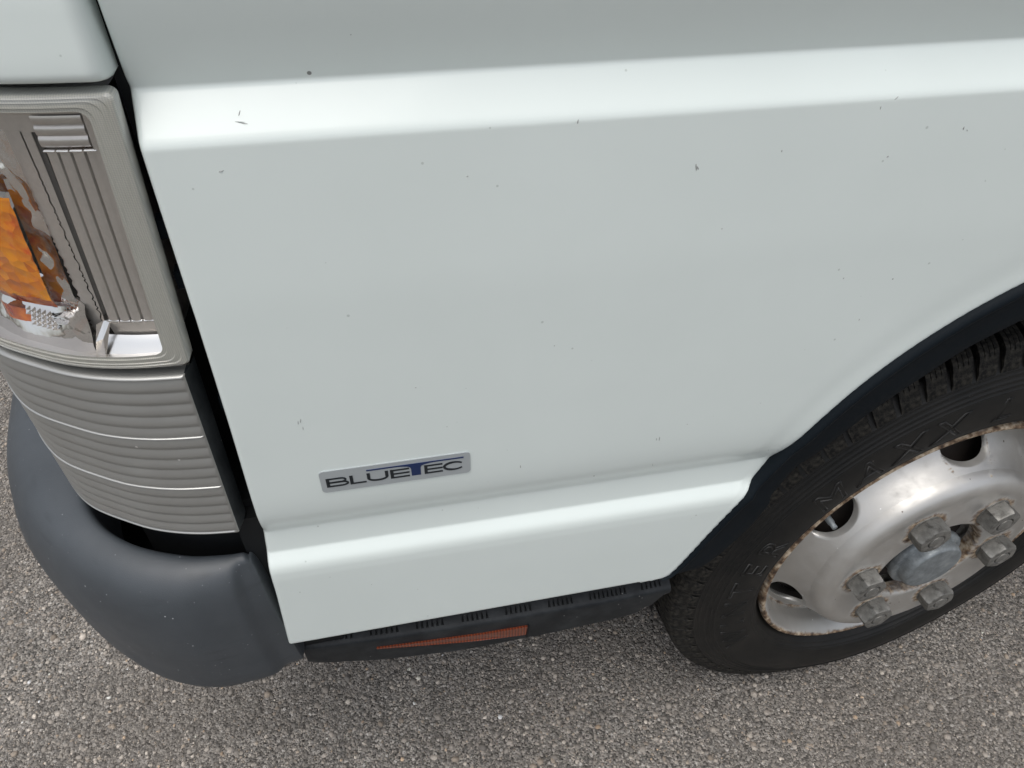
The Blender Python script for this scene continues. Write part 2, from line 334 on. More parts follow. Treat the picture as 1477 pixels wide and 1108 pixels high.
def build_door():
    # columns follow the arch outline; rows follow the pressed lines of the side
    X0 = -.7705
    xs = sorted(set(list(np.round(np.linspace(X0, -.46, 60), 5)) + list(np.round(ARCH[::2, 0], 5)) + list(np.round(np.linspace(.5285, .75, 14), 5)) + list(X0+np.array([.0008, .0016, .0025, .0035, .005, .008, .012]))))
    xs = np.array(xs)
    zs = np.array(sorted(set(np.round(np.r_[np.arange(.53, .61, .012), np.arange(.61, .70, .0018), np.arange(.640, .648, .0007), np.arange(.666, .675, .0008), np.arange(1.018, 1.028, .0007), np.arange(.996, 1.006, .0008), np.arange(.70, .99, .012), np.arange(.99, 1.036, .0016), np.arange(1.036, 1.10, .008), np.arange(1.10, 1.46, .03)], 5))))
    bpts = ARCH[(ARCH[:, 0] > -.44)]
    bpts = resample(bpts, 500)
    bot = np.array([(x, zbot(x)) for x in np.linspace(-.79, -.44, 200)])
    BL = [0, .0005, .0011, .0018, .0027, .0040, .0065, .011]; nz = len(zs)+len(BL)
    V = []
    for i, x in enumerate(xs):
        zb = zbot(x)
        for z in [zb+o for o in BL]+[max(z_, zb+.0165) for z_ in zs]:
            zc = z
            xx = x
            if x < -.70:   # shear the first columns to the leading edge
                f = (x+.70)/(X0+.70); xx = x+f*(xfront(zc)-X0)
            y = prof(zc)
            df = (xx-xfront(zc)); da = float(np.min(np.hypot(bpts[:, 0]-xx, bpts[:, 1]-zc))); db = float(np.min(np.hypot(bot[:, 0]-xx, bot[:, 1]-zc)))
            for d, r in ((df, .0035), (da, .0028), (db, .004)):
                if d < r: t = 1-max(d, 0)/r; y += r*(1-sqrt(max(0, 1-t*t)))
            # shallow pressed return along the arch
            if .003 < da < .035: t = (da-.003)/.032; y += .0006*sin(pi*t)**2*sstep((zc-.655)/.03)
            V.append((xx, y, zc))
    F = []
    nx = len(xs); seen = {}
    idx = []
    W = []
    for v in V:
        k = (round(v[0], 5), round(v[2], 5))
        if k not in seen: seen[k] = len(W); W.append(v)
        idx.append(seen[k])
    for i in range(nx-1):
        for j in range(nz-1):
            f = [idx[i*nz+j], idx[(i+1)*nz+j], idx[(i+1)*nz+j+1], idx[i*nz+j+1]]
            u = []
            for q in f:
                if q not in u: u.append(q)
            if len(u) >= 3: F.append(u)
    # return flange on every free edge
    cnt = {}
    for f in F:
        for a, b in zip(f, f[1:]+f[:1]): cnt[(min(a, b), max(a, b))] = cnt.get((min(a, b), max(a, b)), 0)+1
    dup = {}
    for (a, b), c in list(cnt.items()):
        if c == 1:
            for q in (a, b):
                if q not in dup: dup[q] = len(W); W.append((W[q][0], W[q][1]+.018, W[q][2]))
            F.append([a, b, dup[b], dup[a]])
    o = mk('door', W, F, M_PAINT, truck)
    bm = bmesh.new(); bm.from_mesh(o.data); bmesh.ops.recalc_face_normals(bm, faces=bm.faces)
    bm.faces.ensure_lookup_table()
    if bm.faces[len(bm.faces)//2].normal.y > 0: bmesh.ops.reverse_faces(bm, faces=bm.faces)
    bm.to_mesh(o.data); bm.free()
    o['label'] = 'white pressed side panel with two horizontal character lines'
    return o
door = build_door()

# chips and insects on the paint
def build_specks():
    Pz = [(-0.719, 1.012, 5, .9), (-0.7172, 1.008, 7, .5), (-0.7337, 0.986, 5, 1.0), (-0.4622, 0.9662, 6, 1.1), (-0.5385, 0.9992, 4, 1), (-0.2846, 0.9781, 3.5, 1.6), (-0.2814, 0.9765, 3, .8), (-0.4363, 0.9224, 2, 1), (-0.3321, 0.8717, 2, 1), (-0.4487, 0.7275, 6, .9), (-0.7272, 0.798, 6, .7), (-0.7249, 0.7918, 4, .7), (-0.5657, 0.717, 4, 1), (-0.3047, 0.8308, 2.2, 1), (-0.602, 0.9722, 2, 1), (-0.4077, 0.9725, 1.8, 1), (-0.3322, 0.9631, 1.8, 1), (-0.3491, 0.9949, 4, .7), (-0.3401, 1.0002, 4, .7), (-0.4268, 0.7402, 2, 1), (-0.4483, 0.6915, 5, .5), (-0.5442, 0.8405, 1.6, 1), (-0.6431, 0.8172, 1.6, 1), (-.60, .66, 1.4, 1), (-.7, .59, 1.4, 1), (-.66, .57, 1.2, 1)]
    V = []; F = []
    for x, z, s, a in Pz:
        for q in range(2 if s > 5.5 else 1):
            n = 9; b = len(V); th = random.uniform(0, pi) if q == 0 else th+random.uniform(-.5, .5); L_ = s*.00045*random.uniform(.5, 1.0); Wd = .00034*a*random.uniform(.8, 1.2)
            ox, oz = x+random.choice((-1, 1))*random.uniform(.001, .003)*q, z+random.uniform(-.003, .003)*q
            rim = []
            for k in range(n):
                t = 2*pi*k/n; r = random.uniform(.7, 1.25); u, v = L_*cos(t)*r, Wd*sin(t)*r
                X_, Z_ = ox+u*cos(th)-v*sin(th), oz+u*sin(th)+v*cos(th)
                V.append((X_, prof(Z_)-.00005, Z_))
            V.append((ox, prof(oz)-.0005, oz))
            for k in range(n): F.append((b+k, b+(k+1) % n, b+n))
    o = mk('paint_chips', V, F, M_CHIP, truck, smooth=False); o['kind'] = 'stuff'
build_specks()

# badge ---------------------------------------------------------------
def build_badge():
    x0, x1, z0, z1 = -.7222, -.6067, .7202, .7442
    yb = -.0782
    Wd, H = x1-x0, z1-z0
    def pt(a, b, lift): # a 0..1 along, b 0..1 downwards
        z = z1-b*H; return (x0+a*Wd, prof(z)-lift, z)
    rr = .06
    out = []
    for ca, cb, t0 in ((1-rr*H/Wd*2.2, rr*2.2, -90), (1-rr*H/Wd*2.2, 1-rr*2.2, 0), (rr*H/Wd*2.2, 1-rr*2.2, 90), (rr*H/Wd*2.2, rr*2.2, 180)):
        for k in range(5):
            t = R_(t0+90*k/4); out.append((ca+rr*H/Wd*2.2*cos(t), cb+rr*2.2*sin(t)))
    V = []; F = []; extrude_poly(V, F, out, lambda p: pt(p[0], p[1], .0009), lambda p: pt(p[0], p[1], -.0006))
    plate = fixn(mk('badge', V, F, M_PLATE, truck, smooth=False)); plate['label'] = 'silver rectangular badge reading BLUETEC'
    asp = Wd/H
    def ribbon(V, F, path, w, lift0=.0008, lift1=.00125):
        """thick polyline in (a*asp, b) units"""
        path = np.array(path, float); n = len(path)
        T = np.gradient(path, axis=0) if n > 2 else np.array([path[1]-path[0]]*2)
        T /= np.linalg.norm(T, axis=1)[:, None]; Nn = np.stack([-T[:, 1], T[:, 0]], 1)
        w = np.broadcast_to(np.array(w, float), (n,))
        b = len(V)
        for k in range(n):
            for s, l in ((1, lift1), (-1, lift1), (-1, lift0), (1, lift0)):
                q = path[k]+Nn[k]*w[k]/2*s; V.append(pt(q[0]/asp, q[1], l))
        for k in range(n-1):
            for c in range(4): F.append((b+k*4+c, b+k*4+(c+1) % 4, b+k*4+4+(c+1) % 4, b+k*4+4+c))
        F.append((b, b+1, b+2, b+3)); F.append((b+n*4-1, b+n*4-2, b+n*4-3, b+n*4-4))
    def arc(cx, cy, rx, ry, a0, a1, n=10): return [(cx+rx*cos(R_(t)), cy+ry*sin(R_(t))) for t in np.linspace(a0, a1, n)]
    A = lambda a: a*asp
    tb, bb = .345, .755; md = (tb+bb)/2; vs = .105; hs_ = .062
    def letter(name, strokes, mt=M_INK):
        V = []; F = []
        for p, w_ in strokes: ribbon(V, F, p, w_)
        return fixn(mk(name, V, F, mt, plate, smooth=False))
    h2 = hs_/2
    def Bs(a0, a1):
        r1 = (md-tb)/2; r2 = (bb-md)/2
        xa = A(a0)+vs/2; xr = A(a1)
        return [([(xa, tb), (xa, bb)], vs),
                ([(xa, tb+h2), (xr-.22, tb+h2)]+arc(xr-.22, tb+h2+(r1-h2/2), .15, r1-h2/2, -90, 90, 9)[1:]+[(xa, md)], hs_),
                ([(xa, md), (xr-.20, md)]+arc(xr-.20, md+(r2-h2/2), .19, r2-h2/2, -90, 90, 9)[1:]+[(xa, bb-h2)], hs_)]
    letter('letter_b', Bs(.036, .178))
    letter('letter_l', [([(A(.190)+vs/2, tb), (A(.190)+vs/2, bb)], vs), ([(A(.190), bb-h2), (A(.296), bb-h2)], hs_)])
    ua, ub = A(.303)+vs/2, A(.445)-vs/2; uc = (ua+ub)/2
    U = [(ua, tb), (ua, .60)]+arc(uc, .60, (ub-ua)/2, .12, 180, 0, 13)[1:-1]+[(ub, .60), (ub, tb)]
    letter('letter_u', [(U, np.r_[vs, vs*.95, np.full(11, .07), vs*.95, vs])])
    def Es(a0, a1):
        return [([(A(a0)+vs/2, tb), (A(a0)+vs/2, bb)], vs)]+[([(A(a0), yq), (A(a1), yq)], hs_) for yq in (tb+h2, md, bb-h2)]
    letter('letter_e', Es(.458, .586)); letter('letter_e', Es(.686, .810))
    cx = (A(.815)+A(.962))/2; rx = (A(.962)-A(.815))/2-.03
    letter('letter_c', [(arc(cx, md, rx, (bb-tb)/2-h2, -38, -322, 26), np.r_[np.linspace(.05, .07, 6), np.full(14, .085), np.linspace(.07, .05, 6)])])
    # T with the long overline
    V = []; F = []
    ribbon(V, F, [(A(.305), .205), (A(.955), .205)], .052)
    tc = A(.630); prof_t = [(.225, .62), (.245, .42), (.275, .27), (.32, .185), (.40, .155), (.745, .150)]
    b = len(V)
    for yb_, hw in prof_t:
        for s_, l in ((-1, .0013), (1, .0013), (1, .0008), (-1, .0008)): V.append(pt((tc+s_*hw/1)/asp, yb_, l))
    for k in range(len(prof_t)-1):
        for c in range(4): F.append((b+k*4+c, b+k*4+(c+1) % 4, b+k*4+4+(c+1) % 4, b+k*4+4+c))
    F.append((b, b+1, b+2, b+3)); e = b+(len(prof_t)-1)*4; F.append((e+3, e+2, e+1, e))
    t = fixn(mk('letter_t', V, F, M_BLUE, plate, smooth=False)); t['label'] = 'blue letter T with a long bar over the word'
build_badge()

# black arch trim -----------------------------------------------------
def build_arch_trim():
    Bf = [(-.3920, .5075), (-.3826, .5093), (-.3640, .5125), (-.3434, .5399), (-.3243, .5775), (-.3095, .6243), (-.2973, .6541), (-.2719, .6897), (-.2465, .7213), (-.2136, .7538), (-.1839, .7811), (-.1472, .8038)]
    n1, n2 = 46, 60
    a = resample(ARCH[ARCH[:, 0] >= -.4146][ARCH[ARCH[:, 0] >= -.4146][:, 0] <= -.169], n1)
    b = resample(cr(Bf, 6), n1)
    ta = np.linspace(ang0, .02, n2)[1:]; tb0 = atan2(.8038-.412, -.1472-.075); tb_ = np.linspace(tb0, .10, n2)[1:]
    a = np.vstack([a, [(acx+aR*cos(t), acz+aR*sin(t)) for t in ta]])
    b = np.vstack([b, [(.075+.446*cos(t), .412+.446*sin(t)) for t in tb_]])
    sec = [(-.05, .015), (-.02, -.0015), (.03, -.0052), (.09, -.0062), (.16, -.0050), (.21, -.0010), (.30, .0006), (.7, .0016), (.94, .0022), (1.0, .0040), (1.02, .010), (1.03, .060), (1.03, .11)]
    n = len(a); V = []
    for k in range(n):
        yw = prof(a[k][1]) if k < n1 else prof(min(a[k][1], .9))
        yw = np.clip(yw, -.080, -.0755)
        for t, dy in sec:
            q = a[k]+(b[k]-a[k])*t; V.append((q[0], yw+dy, q[1]))
    F = []; ns = len(sec)
    for k in range(n-1):
        for j in range(ns-1): F.append((k*ns+j, (k+1)*ns+j, (k+1)*ns+j+1, k*ns+j+1))
    o = fixn(mk('wheel_arch_trim', V, F, M_ARCH, truck), 50)
    o['label'] = 'black plastic wheel arch trim'
    # dark liner round the wheel well, and boxes added to darken under the cab
    V = []; F = []
    for k in range(40):
        t = R_(-8+196*k/39)
        for y in (-.045, .42): V.append((.06+.452*cos(t), y, .43+.447*sin(t)))
    for k in range(39): F.append((k*2, k*2+1, k*2+3, k*2+2))
    b = len(V); V += [(-.405, -.040, .50), (-.405, .42, .50), (-.40, .055, .22), (-.40, .42, .22)]; F.append((b, b+1, b+3, b+2))  # flap added below the liner to deepen the shade ahead of the tyre
    mk('wheel_arch_liner', V, F, M_BLACK, truck)
    V = []; F = []
    box(V, F, -.405, .9, .40, 1.62, .46, .95)
    box(V, F, -.74, -.405, -.035, 1.62, .472, 1.0)
    box(V, F, -.70, -.42, .045, 1.5, .29, .46)  # lower box added to deepen the ground shade behind the step
    box(V, F, .515, .9, -.04, .42, .45, .95)
    box(V, F, -.90, -.74, .06, 1.62, .44, 1.0)
    mk('underbody_shade_boxes', V, F, M_BLACK, truck, smooth=False)  # black boxes added to make it dark beneath the truck
build_arch_trim()

# front corner plan curve (outwards to -y / -x) -------------------------
PL = [(-.770, -.0757), (-.785, -.0752), (-.8224, -.0715), (-.855, -.0622), (-.8821, -.0480), (-.9105, -.0290), (-.929, -.0075), (-.945, .022), (-.956, .058), (-.966, .11), (-.975, .18), (-.983, .27), (-.99, .4), (-.997, .6), (-1.0, .9), (-1.0, 1.25)]
CP = cr(PL, 12); CL = np.r_[0, np.cumsum(np.linalg.norm(np.diff(CP, axis=0), axis=1))]
CT = np.gradient(CP, axis=0); CT /= np.linalg.norm(CT, axis=1)[:, None]; CN = np.stack([CT[:, 1]*-1, CT[:, 0]], 1)
if CN[0, 1] > 0: CN = -CN
def cpt(s, off, z):
    x, y = np.interp(s, CL, CP[:, 0]), np.interp(s, CL, CP[:, 1]); nx, ny = np.interp(s, CL, CN[:, 0]), np.interp(s, CL, CN[:, 1])
    return (x+nx*off, y+ny*off, z)
def edge_roll(d, r):
    if d >= r: return 0.0
    t = 1-max(d, 0)/r; return r*(1-sqrt(max(0, 1-t*t)))

# inner black structure behind the lamp, the seam and the bumper gap
def build_inner():
    V, F = grid(80, 2, lambda i, j: cpt(.008+1.2*(i/79)**1.5, -.085 if True else 0, (.42, 1.05)[j]))
    mk('inner_front_panel', V, F, M_BLACK, truck)
    V, F = grid(60, 2, lambda i, j: cpt(.008+1.2*(i/59)**1.5, -.030, (.44, .684)[j]))
    # ledge across the top of the gap
    V2, F2 = grid(60, 2, lambda i, j: cpt(.008+1.2*(i/59)**1.5, (-.030, -.085)[j], .684)); b = len(V); V += V2; F += [tuple(b+q for q in f) for f in F2]
    V2, F2 = grid(60, 2, lambda i, j: cpt(.012+1.2*(i/59)**1.5, (-.031, min(.028, .001+.22*1.2*(i/59)**1.5))[j], .505)); b = len(V); V += V2; F += [tuple(b+q for q in f) for f in F2]
    mk('lower_valance', V, F, M_BLACK, truck)
    V = []; F = []
    box(V, F, -.7768, -.742, -.050, .02, .676, 1.45)
    box(V, F, -.8005, -.742, -.058, .02, .455, .676)
    mk('door_jamb', V, F, M_BLACK, truck, smooth=False)
    # rubber seal strip seen in the seam with its clips
    for z in (.94, .905, .80, .765, .735):
        V = []; F = []; box(V, F, -.7795, -.770, -.0585, -.049, z, z+.012)
        fixn(mk('seam_clip', V, F, M_ARCH, truck, smooth=False))
    # small pale bolt in the gap
    V = []; F = []
    for k in range(16):
        t = 2*pi*k/16
        V.append((-.944+.0085*cos(t)*.75, .008+.0085*cos(t)*.9, .612+.010*sin(t)))
    V.append((-.9475, .0045, .613))
    for k in range(16): F.append((k, (k+1) % 16, 16))
    mk('bumper_bolt', V, F, mat('pale_bolt', (.36, .37, .35), .5, .4), truck)
build_inner()

# front panel above the headlight --------------------------------------
def build_front_panel():
    ss = np.r_[np.linspace(.0030, .0145, 10), np.linspace(.018, .30, 50), np.linspace(.33, 1.25, 20)]
    zs = np.r_[np.linspace(1.0345, 1.0445, 8), np.linspace(1.05, 1.12, 10), np.linspace(1.14, 1.45, 8)]
    def fn(i, j):
        if j == 0: return cpt(ss[max(i-1, 0)], -.03, zs[0])
        if i == 0: return cpt(ss[0], -.025, zs[j-1])
        s, z = ss[i-1], zs[j-1]
        off = .0015-edge_roll(s-.003, .0085)-edge_roll(z-1.0345, .006)-.055*max(0, z-1.045)-.16*max(0, z-1.074)*(1 if z < 1.15 else 1)*0.5
        return cpt(s+.0012*(1.045-min(z, 1.06))/.01*0, off, z)
    V, F = grid(len(ss)+1, len(zs)+1, fn)
    o = fixn(mk('front_panel', V, F, M_PAINT, truck), 60); o['label'] = 'white front corner panel above the headlight'
build_front_panel()

# headlight ---------------------------------------------------------------
LZ0, LZ1 = .8575, 1.0300
def ledge(z): return .0030+(1.030-z)/.172*.0108     # leading (right) edge of the lamp, s as a function of z
def build_headlight():
    root = None
    # bezel ring: concentric steps from the outer edge to the clear window
    SE = .62
    def outline(inset, r, n=8):
        z0, z1 = LZ0+inset[1], LZ1-inset[2]
        pts = []
        for (side, zc, t0) in (('b', z0+r, 180), ('t', z1-r, 90)):
            for k in range(n+1):
                t = R_(t0+(90-90*k/n if side == 'b' else 90-90*k/n)) if False else None
        # right-hand edge rounded, running on to the front centre
        for k in range(n+1):
            t = R_(270-90*k/n); zz = z0+r+r*sin(t); pts.append((ledge(zz)+inset[0]+r+r*cos(t), zz))
        for zz in np.linspace(z0+r, z1-r, 24)[1:-1]: pts.append((ledge(zz)+inset[0], zz))
        for k in range(n+1):
            t = R_(180-90*k/n); zz = z1-r+r*sin(t); pts.append((ledge(zz)+inset[0]+r+r*cos(t), zz))
        bl = [(pts[0][0]+(SE-pts[0][0])*(k/40)**1.3, z0-.004*min(1, (k/40)*3)) for k in range(40, 0, -1)]
        tl = [(pts[-1][0]+(SE-pts[-1][0])*(k/40)**1.3, z1) for k in range(1, 41)]
        return bl+pts+tl
    rings = [((.0, .0, .0), .004, -.012), ((.0, .0, .0), .004, -.0028), ((.0012, .0009, .0009), .0042, -.0010), ((.0036, .0023, .0017), .006, -.0006), ((.0042, .0027, .0020), .0065, -.0012), ((.0068, .0043, .0034), .007, -.0007), ((.0074, .0047, .0038), .007, -.0013), ((.0112, .0074, .0060), .007, -.0009), ((.0118, .0078, .0066), .0068, -.0018), ((.0138, .0096, .0082), .0062, -.0016), ((.0142, -.0015, .0085), .006, -.0190)]
    OL = [(outline(i, r), off) for i, r, off in rings]
    n = len(OL[0][0]); V = []; F = []
    for pts, off in OL:
        for s, z in pts: V.append(cpt(s, off, z))
    for k in range(len(OL)-1):
        for j in range(n-1): F.append((k*n+j, k*n+j+1, (k+1)*n+j+1, (k+1)*n+j))
    root = mk('headlight', V, F, [M_BEZEL, M_SATIN], truck, sharp=35)
    for pl in root.data.polygons:
        if pl.index >= (len(OL)-2)*(n-1): pl.material_index = 1
    fixn(root, 35); root['label'] = 'clear wraparound headlight with amber turn signal inside'
    # clear lens: a thin shell a little proud of the rim
    def lens_grid(off0):
        ss = np.r_[np.linspace(0, .03, 14), np.linspace(.036, .60, 60)]; zs = np.r_[np.linspace(0, .06, 6), np.linspace(.09, .91, 18), np.linspace(.94, 1, 6)]
        def fn(i, j):
            z = LZ0+.0004+(LZ1-LZ0-.0008)*zs[j]; s = ledge(z)+.0004+ss[i]
            r = .005; d = min(ss[i], z-LZ0, LZ1-z)
            return cpt(s, off0-edge_roll(d, r)*.6, z)
        return grid(len(ss), len(zs), fn)
    V, F = lens_grid(.0016)
    lens = mk('lens', V, [f[::-1] for f in F], M_LENS, root)
    # inside: fluted side reflector
    def sl(t, z):   # leaning column position
        top = .0268+t*.0302; bot = .0325+t*.0330; k = (z-.88)/(.995-.88); return bot+(top-bot)*k
    nf = 4; per = 9
    zs = np.linspace(.8805, .9945, 16)
    def fl(i, j):
        t = i/(nf*per); ph = (i % per)/per
        g_ = .0024 if (i % per == 0) else 0.0
        return cpt(sl(t, zs[j]), -.0205+.0009*sin(pi*ph)-g_, zs[j])
    V, F = grid(nf*per+1, len(zs), fl)
    mk('fluted_reflector', V, F, M_SATIN, root, sharp=40)
    # upper stepped reflector with three horizontal flutes and a bright ledge
    rows = []
    rows += [(.9945, -.0190), (.9945, -.0225)]
    rows2 = [(.9950, -.0185), (.9958, -.0170)]
    zz = []
    for k in range(3):
        for q in range(6): zz.append((.9962+.0060*(k+q/6), -.0190+.0009*sin(pi*q/6)-.0003*(q == 0)))
    V, F = grid(12, len(zz), lambda i, j: cpt(sl(i/11, .995)+(zz[j][0]-.995)*-.04, zz[j][1]-(0.006*max(0, 1-i/1.0)), zz[j][0]))
    mk('stepped_reflector', V, F, M_SATIN, root, sharp=50)
    for k in range(4):
        V = []; F = []
        for sgn in (0, 1):
            pass
        for t_ in (k/4+.012, (k+1)/4-.02):
            for off, z in ((-.0195, .9951), (-.0172, .9945), (-.0188, .9934)): V.append(cpt(sl(t_, z), off, z))
        F = [(0, 3, 4, 1), (1, 4, 5, 2)]
        mk('reflector_lip', V, F, M_CHROME, root)
        V = []
        for t_ in (k/4+.012, (k+1)/4-.02):
            for off, z in ((-.0205, .8812), (-.0188, .8803), (-.0200, .8796)): V.append(cpt(sl(t_, z), off, z))
        mk('reflector_lip', V, F, M_CHROME, root)
    # plain strip below the flutes and polished shelf at the bottom
    V, F = grid(12, 4, lambda i, j: cpt(.0325+i/11*.035, -.0205-.0012*j, .8800-.0058*j))
    mk('plain_reflector', V, F, M_SATIN, root)
    V, F = grid(14, 4, lambda i, j: cpt(.0240+i/13*.048, (-.0215, -.0180, -.0176, -.0105)[j], (.8680, .8640, .8632, .8550)[j]))
    mk('polished_shelf', V, F, mat('polished_chrome', (.95, .95, .94), .28, 1), root)
    V, F = grid(5, 12, lambda i, j: cpt(.0120+.0155*i/4+.0058*(1-j/11), -.0180-.0006*(i % 2), .8600+.1570*j/11))
    mk('side_filler', V, F, M_SATIN, root)
    V, F = grid(14, 4, lambda i, j: cpt(.0120+.058*i/13, -.0165-.001*j, 1.0265-.0045*j))
    mk('top_filler', V, F, M_SATIN, root)
    # pillar facet between the shelf and the bowl
    V = [cpt(.0690, -.0200, .8800), cpt(.0720, -.0160, .8800), cpt(.0790, -.0110, .8560), cpt(.0715, -.0105, .8560), cpt(.0650, -.0220, .8800), cpt(.0700, -.0140, .8700), cpt(.0745, -.0120, .8690)]
    F = [(0, 1, 6, 5), (5, 6, 2, 3), (4, 0, 5), (4, 5, 3)]
    mk('chrome_pillar', V, F, M_CHROME, root, smooth=False)
    # dark divider bar and the wavy-edged strips next to it
    V, F = grid(20, 3, lambda i, j: cpt((.0575, .0592, .0610)[j]+.009*(i/19)**1.3, (-.0215, -.0265, -.0215)[j], 1.0115-.130*i/19))
    mk('divider_bar', V, F, M_DARKGAP, root)
    zst = np.linspace(1.006, .868, 90)
    def wav(z): k = (1.006-z)/.138; return .0675+.0032*k+(.0002+.0009*k)*sin(z*1150+2*sin(z*310))*(1 if z < .985 else .2)
    V, F = grid(len(zst), 2, lambda i, j: cpt((.0612+.0085*((1.006-zst[i])/.138)**1.3, wav(zst[i])-.0006)[j], -.0210, zst[i]))
    mk('side_strip', V, F, M_SATIN, root)
    V, F = grid(len(zst), 4, lambda i, j: cpt(wav(zst[i])+.0006+(0, .004, .0085, .013)[j], -.0212-(0, .0002, .0008, .0030)[j], zst[i]))
    mk('side_strip', V, F, M_SATIN, root)
    V, F = grid(len(zst), 2, lambda i, j: cpt(.0560+j*.022, -.0300, zst[i])); mk('gap_backing', V, F, M_SATIN, root)  # satin sheet closing the gap behind the strips
    V, F = grid(6, 2, lambda i, j: cpt(.052+.03*i/5, -.0200, (1.004, 1.026)[j])); mk('top_filler', V, F, M_SATIN, root)
    # chrome rib beside the amber signal, broken into facets
    r2 = random.Random(3)
    def facet(name, s0, s1, z0, z1, ns, nz, offn, jit, mt, lean=0.0, smooth=False):
        V, F = grid(ns+1, nz+1, lambda i, j: cpt(s0+(s1-s0)*i/ns+lean*(1-j/nz)+r2.uniform(-.2, .2)*(s1-s0)/ns*(0 < i < ns), offn(i/ns, j/nz)+r2.uniform(-jit, jit), z0+(z1-z0)*j/nz+r2.uniform(-.2, .2)*(z1-z0)/nz*(0 < j < nz)))
        return mk(name, V, F, mt, root, smooth=smooth, sharp=70 if smooth else None)
    facet('chrome_rib', .0800, .1010, .8860, .9720, 12, 44, lambda a, b: -.0246-.0022*sin(pi*a)+(.0022*sin(10.5*b+.6)+.0007*sin(29*b+2*a))*sin(pi*a), .0001, M_CHROME, .0095, True)
    facet('upper_bowl', .0745, .30, .9600, 1.0240, 90, 24, lambda a, b: -.0246-.008*min(1, a*4)*(1-b)+(.0018*sin(19*b+3*sin(40*a))+.0010*sin(95*a+4*b))*min(1, a*9), .0001, M_CHROME, .004, True)
    facet('lower_bowl', .0790, .34, .8540, .8910, 36, 6, lambda a, b: -.0105-.030*b**1.4*min(1, .35+a*4), .0007, M_CHROME, -.002, True)
    facet('bowl_wall', .16, .56, .8560, 1.0190, 22, 8, lambda a, b: -.065-.02*sin(pi*a)+.03*abs(2*b-1)**2, .0015, M_CHROME)
    # grey fluted web below the signal
    V, F = grid(40, 8, lambda i, j: cpt(.0800+i/39*.050, -.0250-.006*(i/39)+.0006*sin(i*1.9)-.0022*j*.4, .8920-.0035*j))
    mk('fluted_web', V, F, M_SATIN, root)
    # amber turn signal: a bulged, moulded shell
    def am(a, b): return -.0220+.0065*sin(pi*min(1, .12+a*.62))*(.75+.25*sin(pi*b))
    facet('turn_signal', .0978, .172, .8905, .9630, 16, 16, am, .0005, M_AMBER, .0080, True)
    facet('turn_signal_edge', .1060, .174, .8830, .8915, 16, 4, lambda a, b: am(a, 0)-.0030+.003*b, .0004, M_RED, .001, True)
    facet('turn_signal_foot', .128, .168, .8660, .8790, 6, 2, lambda a, b: -.0190+.002*sin(pi*a), .0006, M_RED, .001, True)
    # chequered prisms under the signal
    V = []; F = []
    for i in range(5):
        for j in range(4):
            s, z = .1085+i*.0042+(j % 2)*.002, .8830-j*.0042
            b = len(V)
            for ds, dz in ((-.0018, -.0018), (.0018, -.0018), (.0018, .0018), (-.0018, .0018)): V.append(cpt(s+ds, -.0170, z+dz))
            V.append(cpt(s, -.0142, z)); F += [(b, b+1, b+4), (b+1, b+2, b+4), (b+2, b+3, b+4), (b+3, b, b+4)]
    mk('prism_pad', V, F, M_CHROME, root, smooth=False)
    # small polished facets that catch the sky
    PC = bpy.data.materials['polished_chrome']
    V, F = grid(40, 5, lambda i, j: cpt(.0790+.135*i/39, -.0115-.0030*j-.0012*sin(i*.9)*(j > 1), .8530+.0028*j+.0010*sin(i*.55+j)))
    mk('polished_bowl_lip', V, F, PC, root)
    # back of the lamp housing
    V, F = grid(60, 2, lambda i, j: cpt(.008+.6*(i/59), -.080, (.85, 1.03)[j])); mk('housing_back', V, F, M_DARKGAP, root)
    V, F = grid(60, 2, lambda i, j: cpt(.010+.6*(i/59), (-.012, -.080)[j], 1.0275)); mk('housing_roof', V, F, M_SATIN, root)
    V, F = grid(2, 8, lambda i, j: cpt(.0145+.0108*(1.03-(.86+.165*j/7))/.172, (-.020, -.078)[i], .86+.165*j/7)); mk('housing_side', V, F, M_SATIN, root)
build_headlight()

# silver ribbed corner garnish ------------------------------------------
def build_garnish():
    z_top, z_bot, pitch = .8500, .6815, .01085
    def sedge(z): return .0172+(.85-z)/.1685*.0044
    zs = []; offs = []
    top = .8485; nrib = 15; per = 10
    prof_ = [(.8500, -.012), (.8501, -.002), (.8497, .0006), (.8490, .0014), (.8483, .0016), (.8472, .0008)]
    for k in range(nrib):
        z1 = .8468-k*pitch
        for q in range(per):
            t = q/per; o_ = .0013*(sin(pi/2*t/.68) if t < .68 else cos(pi/2*(t-.68)/.32))
            prof_.append((z1-pitch*t, o_))
        if k in (4, 9):
            ze = z1-pitch
            prof_[-1:] = [(ze+.0016, .0006), (ze+.0014, .0016), (ze+.0010, .0019), (ze+.0006, .0016), (ze+.0004, .0004)]
    zend = .8468-nrib*pitch
    prof_ += [(zend, .0004), (zend-.0008, .0012), (zend-.0022, .0008), (zend-.0028, -.004), (zend-.0028, -.020)]
    ss = np.r_[0, .0003, .0012, .0022, .0030, .0036, .0045, .006, np.linspace(.010, .30, 60), np.linspace(.34, 1.0, 14)]
    def fn(i, j):
        z, o_ = prof_[j]; d = ss[i]
        fr = sstep((d-.0030)/.0012)
        if d == 0: return cpt(sedge(z), -.02, z)
        base = -.0120+.0126*sstep(d/.0026)
        return cpt(sedge(z)+d, (base if o_ > -.002 else min(base, o_))*(1-fr)+o_*fr, z)
    V, F = grid(len(ss), len(prof_), fn)
    o = fixn(mk('corner_garnish', V, F, [M_SILVER, M_STEP], truck), 55)
    for pl in o.data.polygons:
        c_ = pl.center
        if (-c_[0]-.770) < sedge(c_[2])+.0022: pl.material_index = 1; o['label'] = 'silver ribbed corner trim below the headlight'
build_garnish()

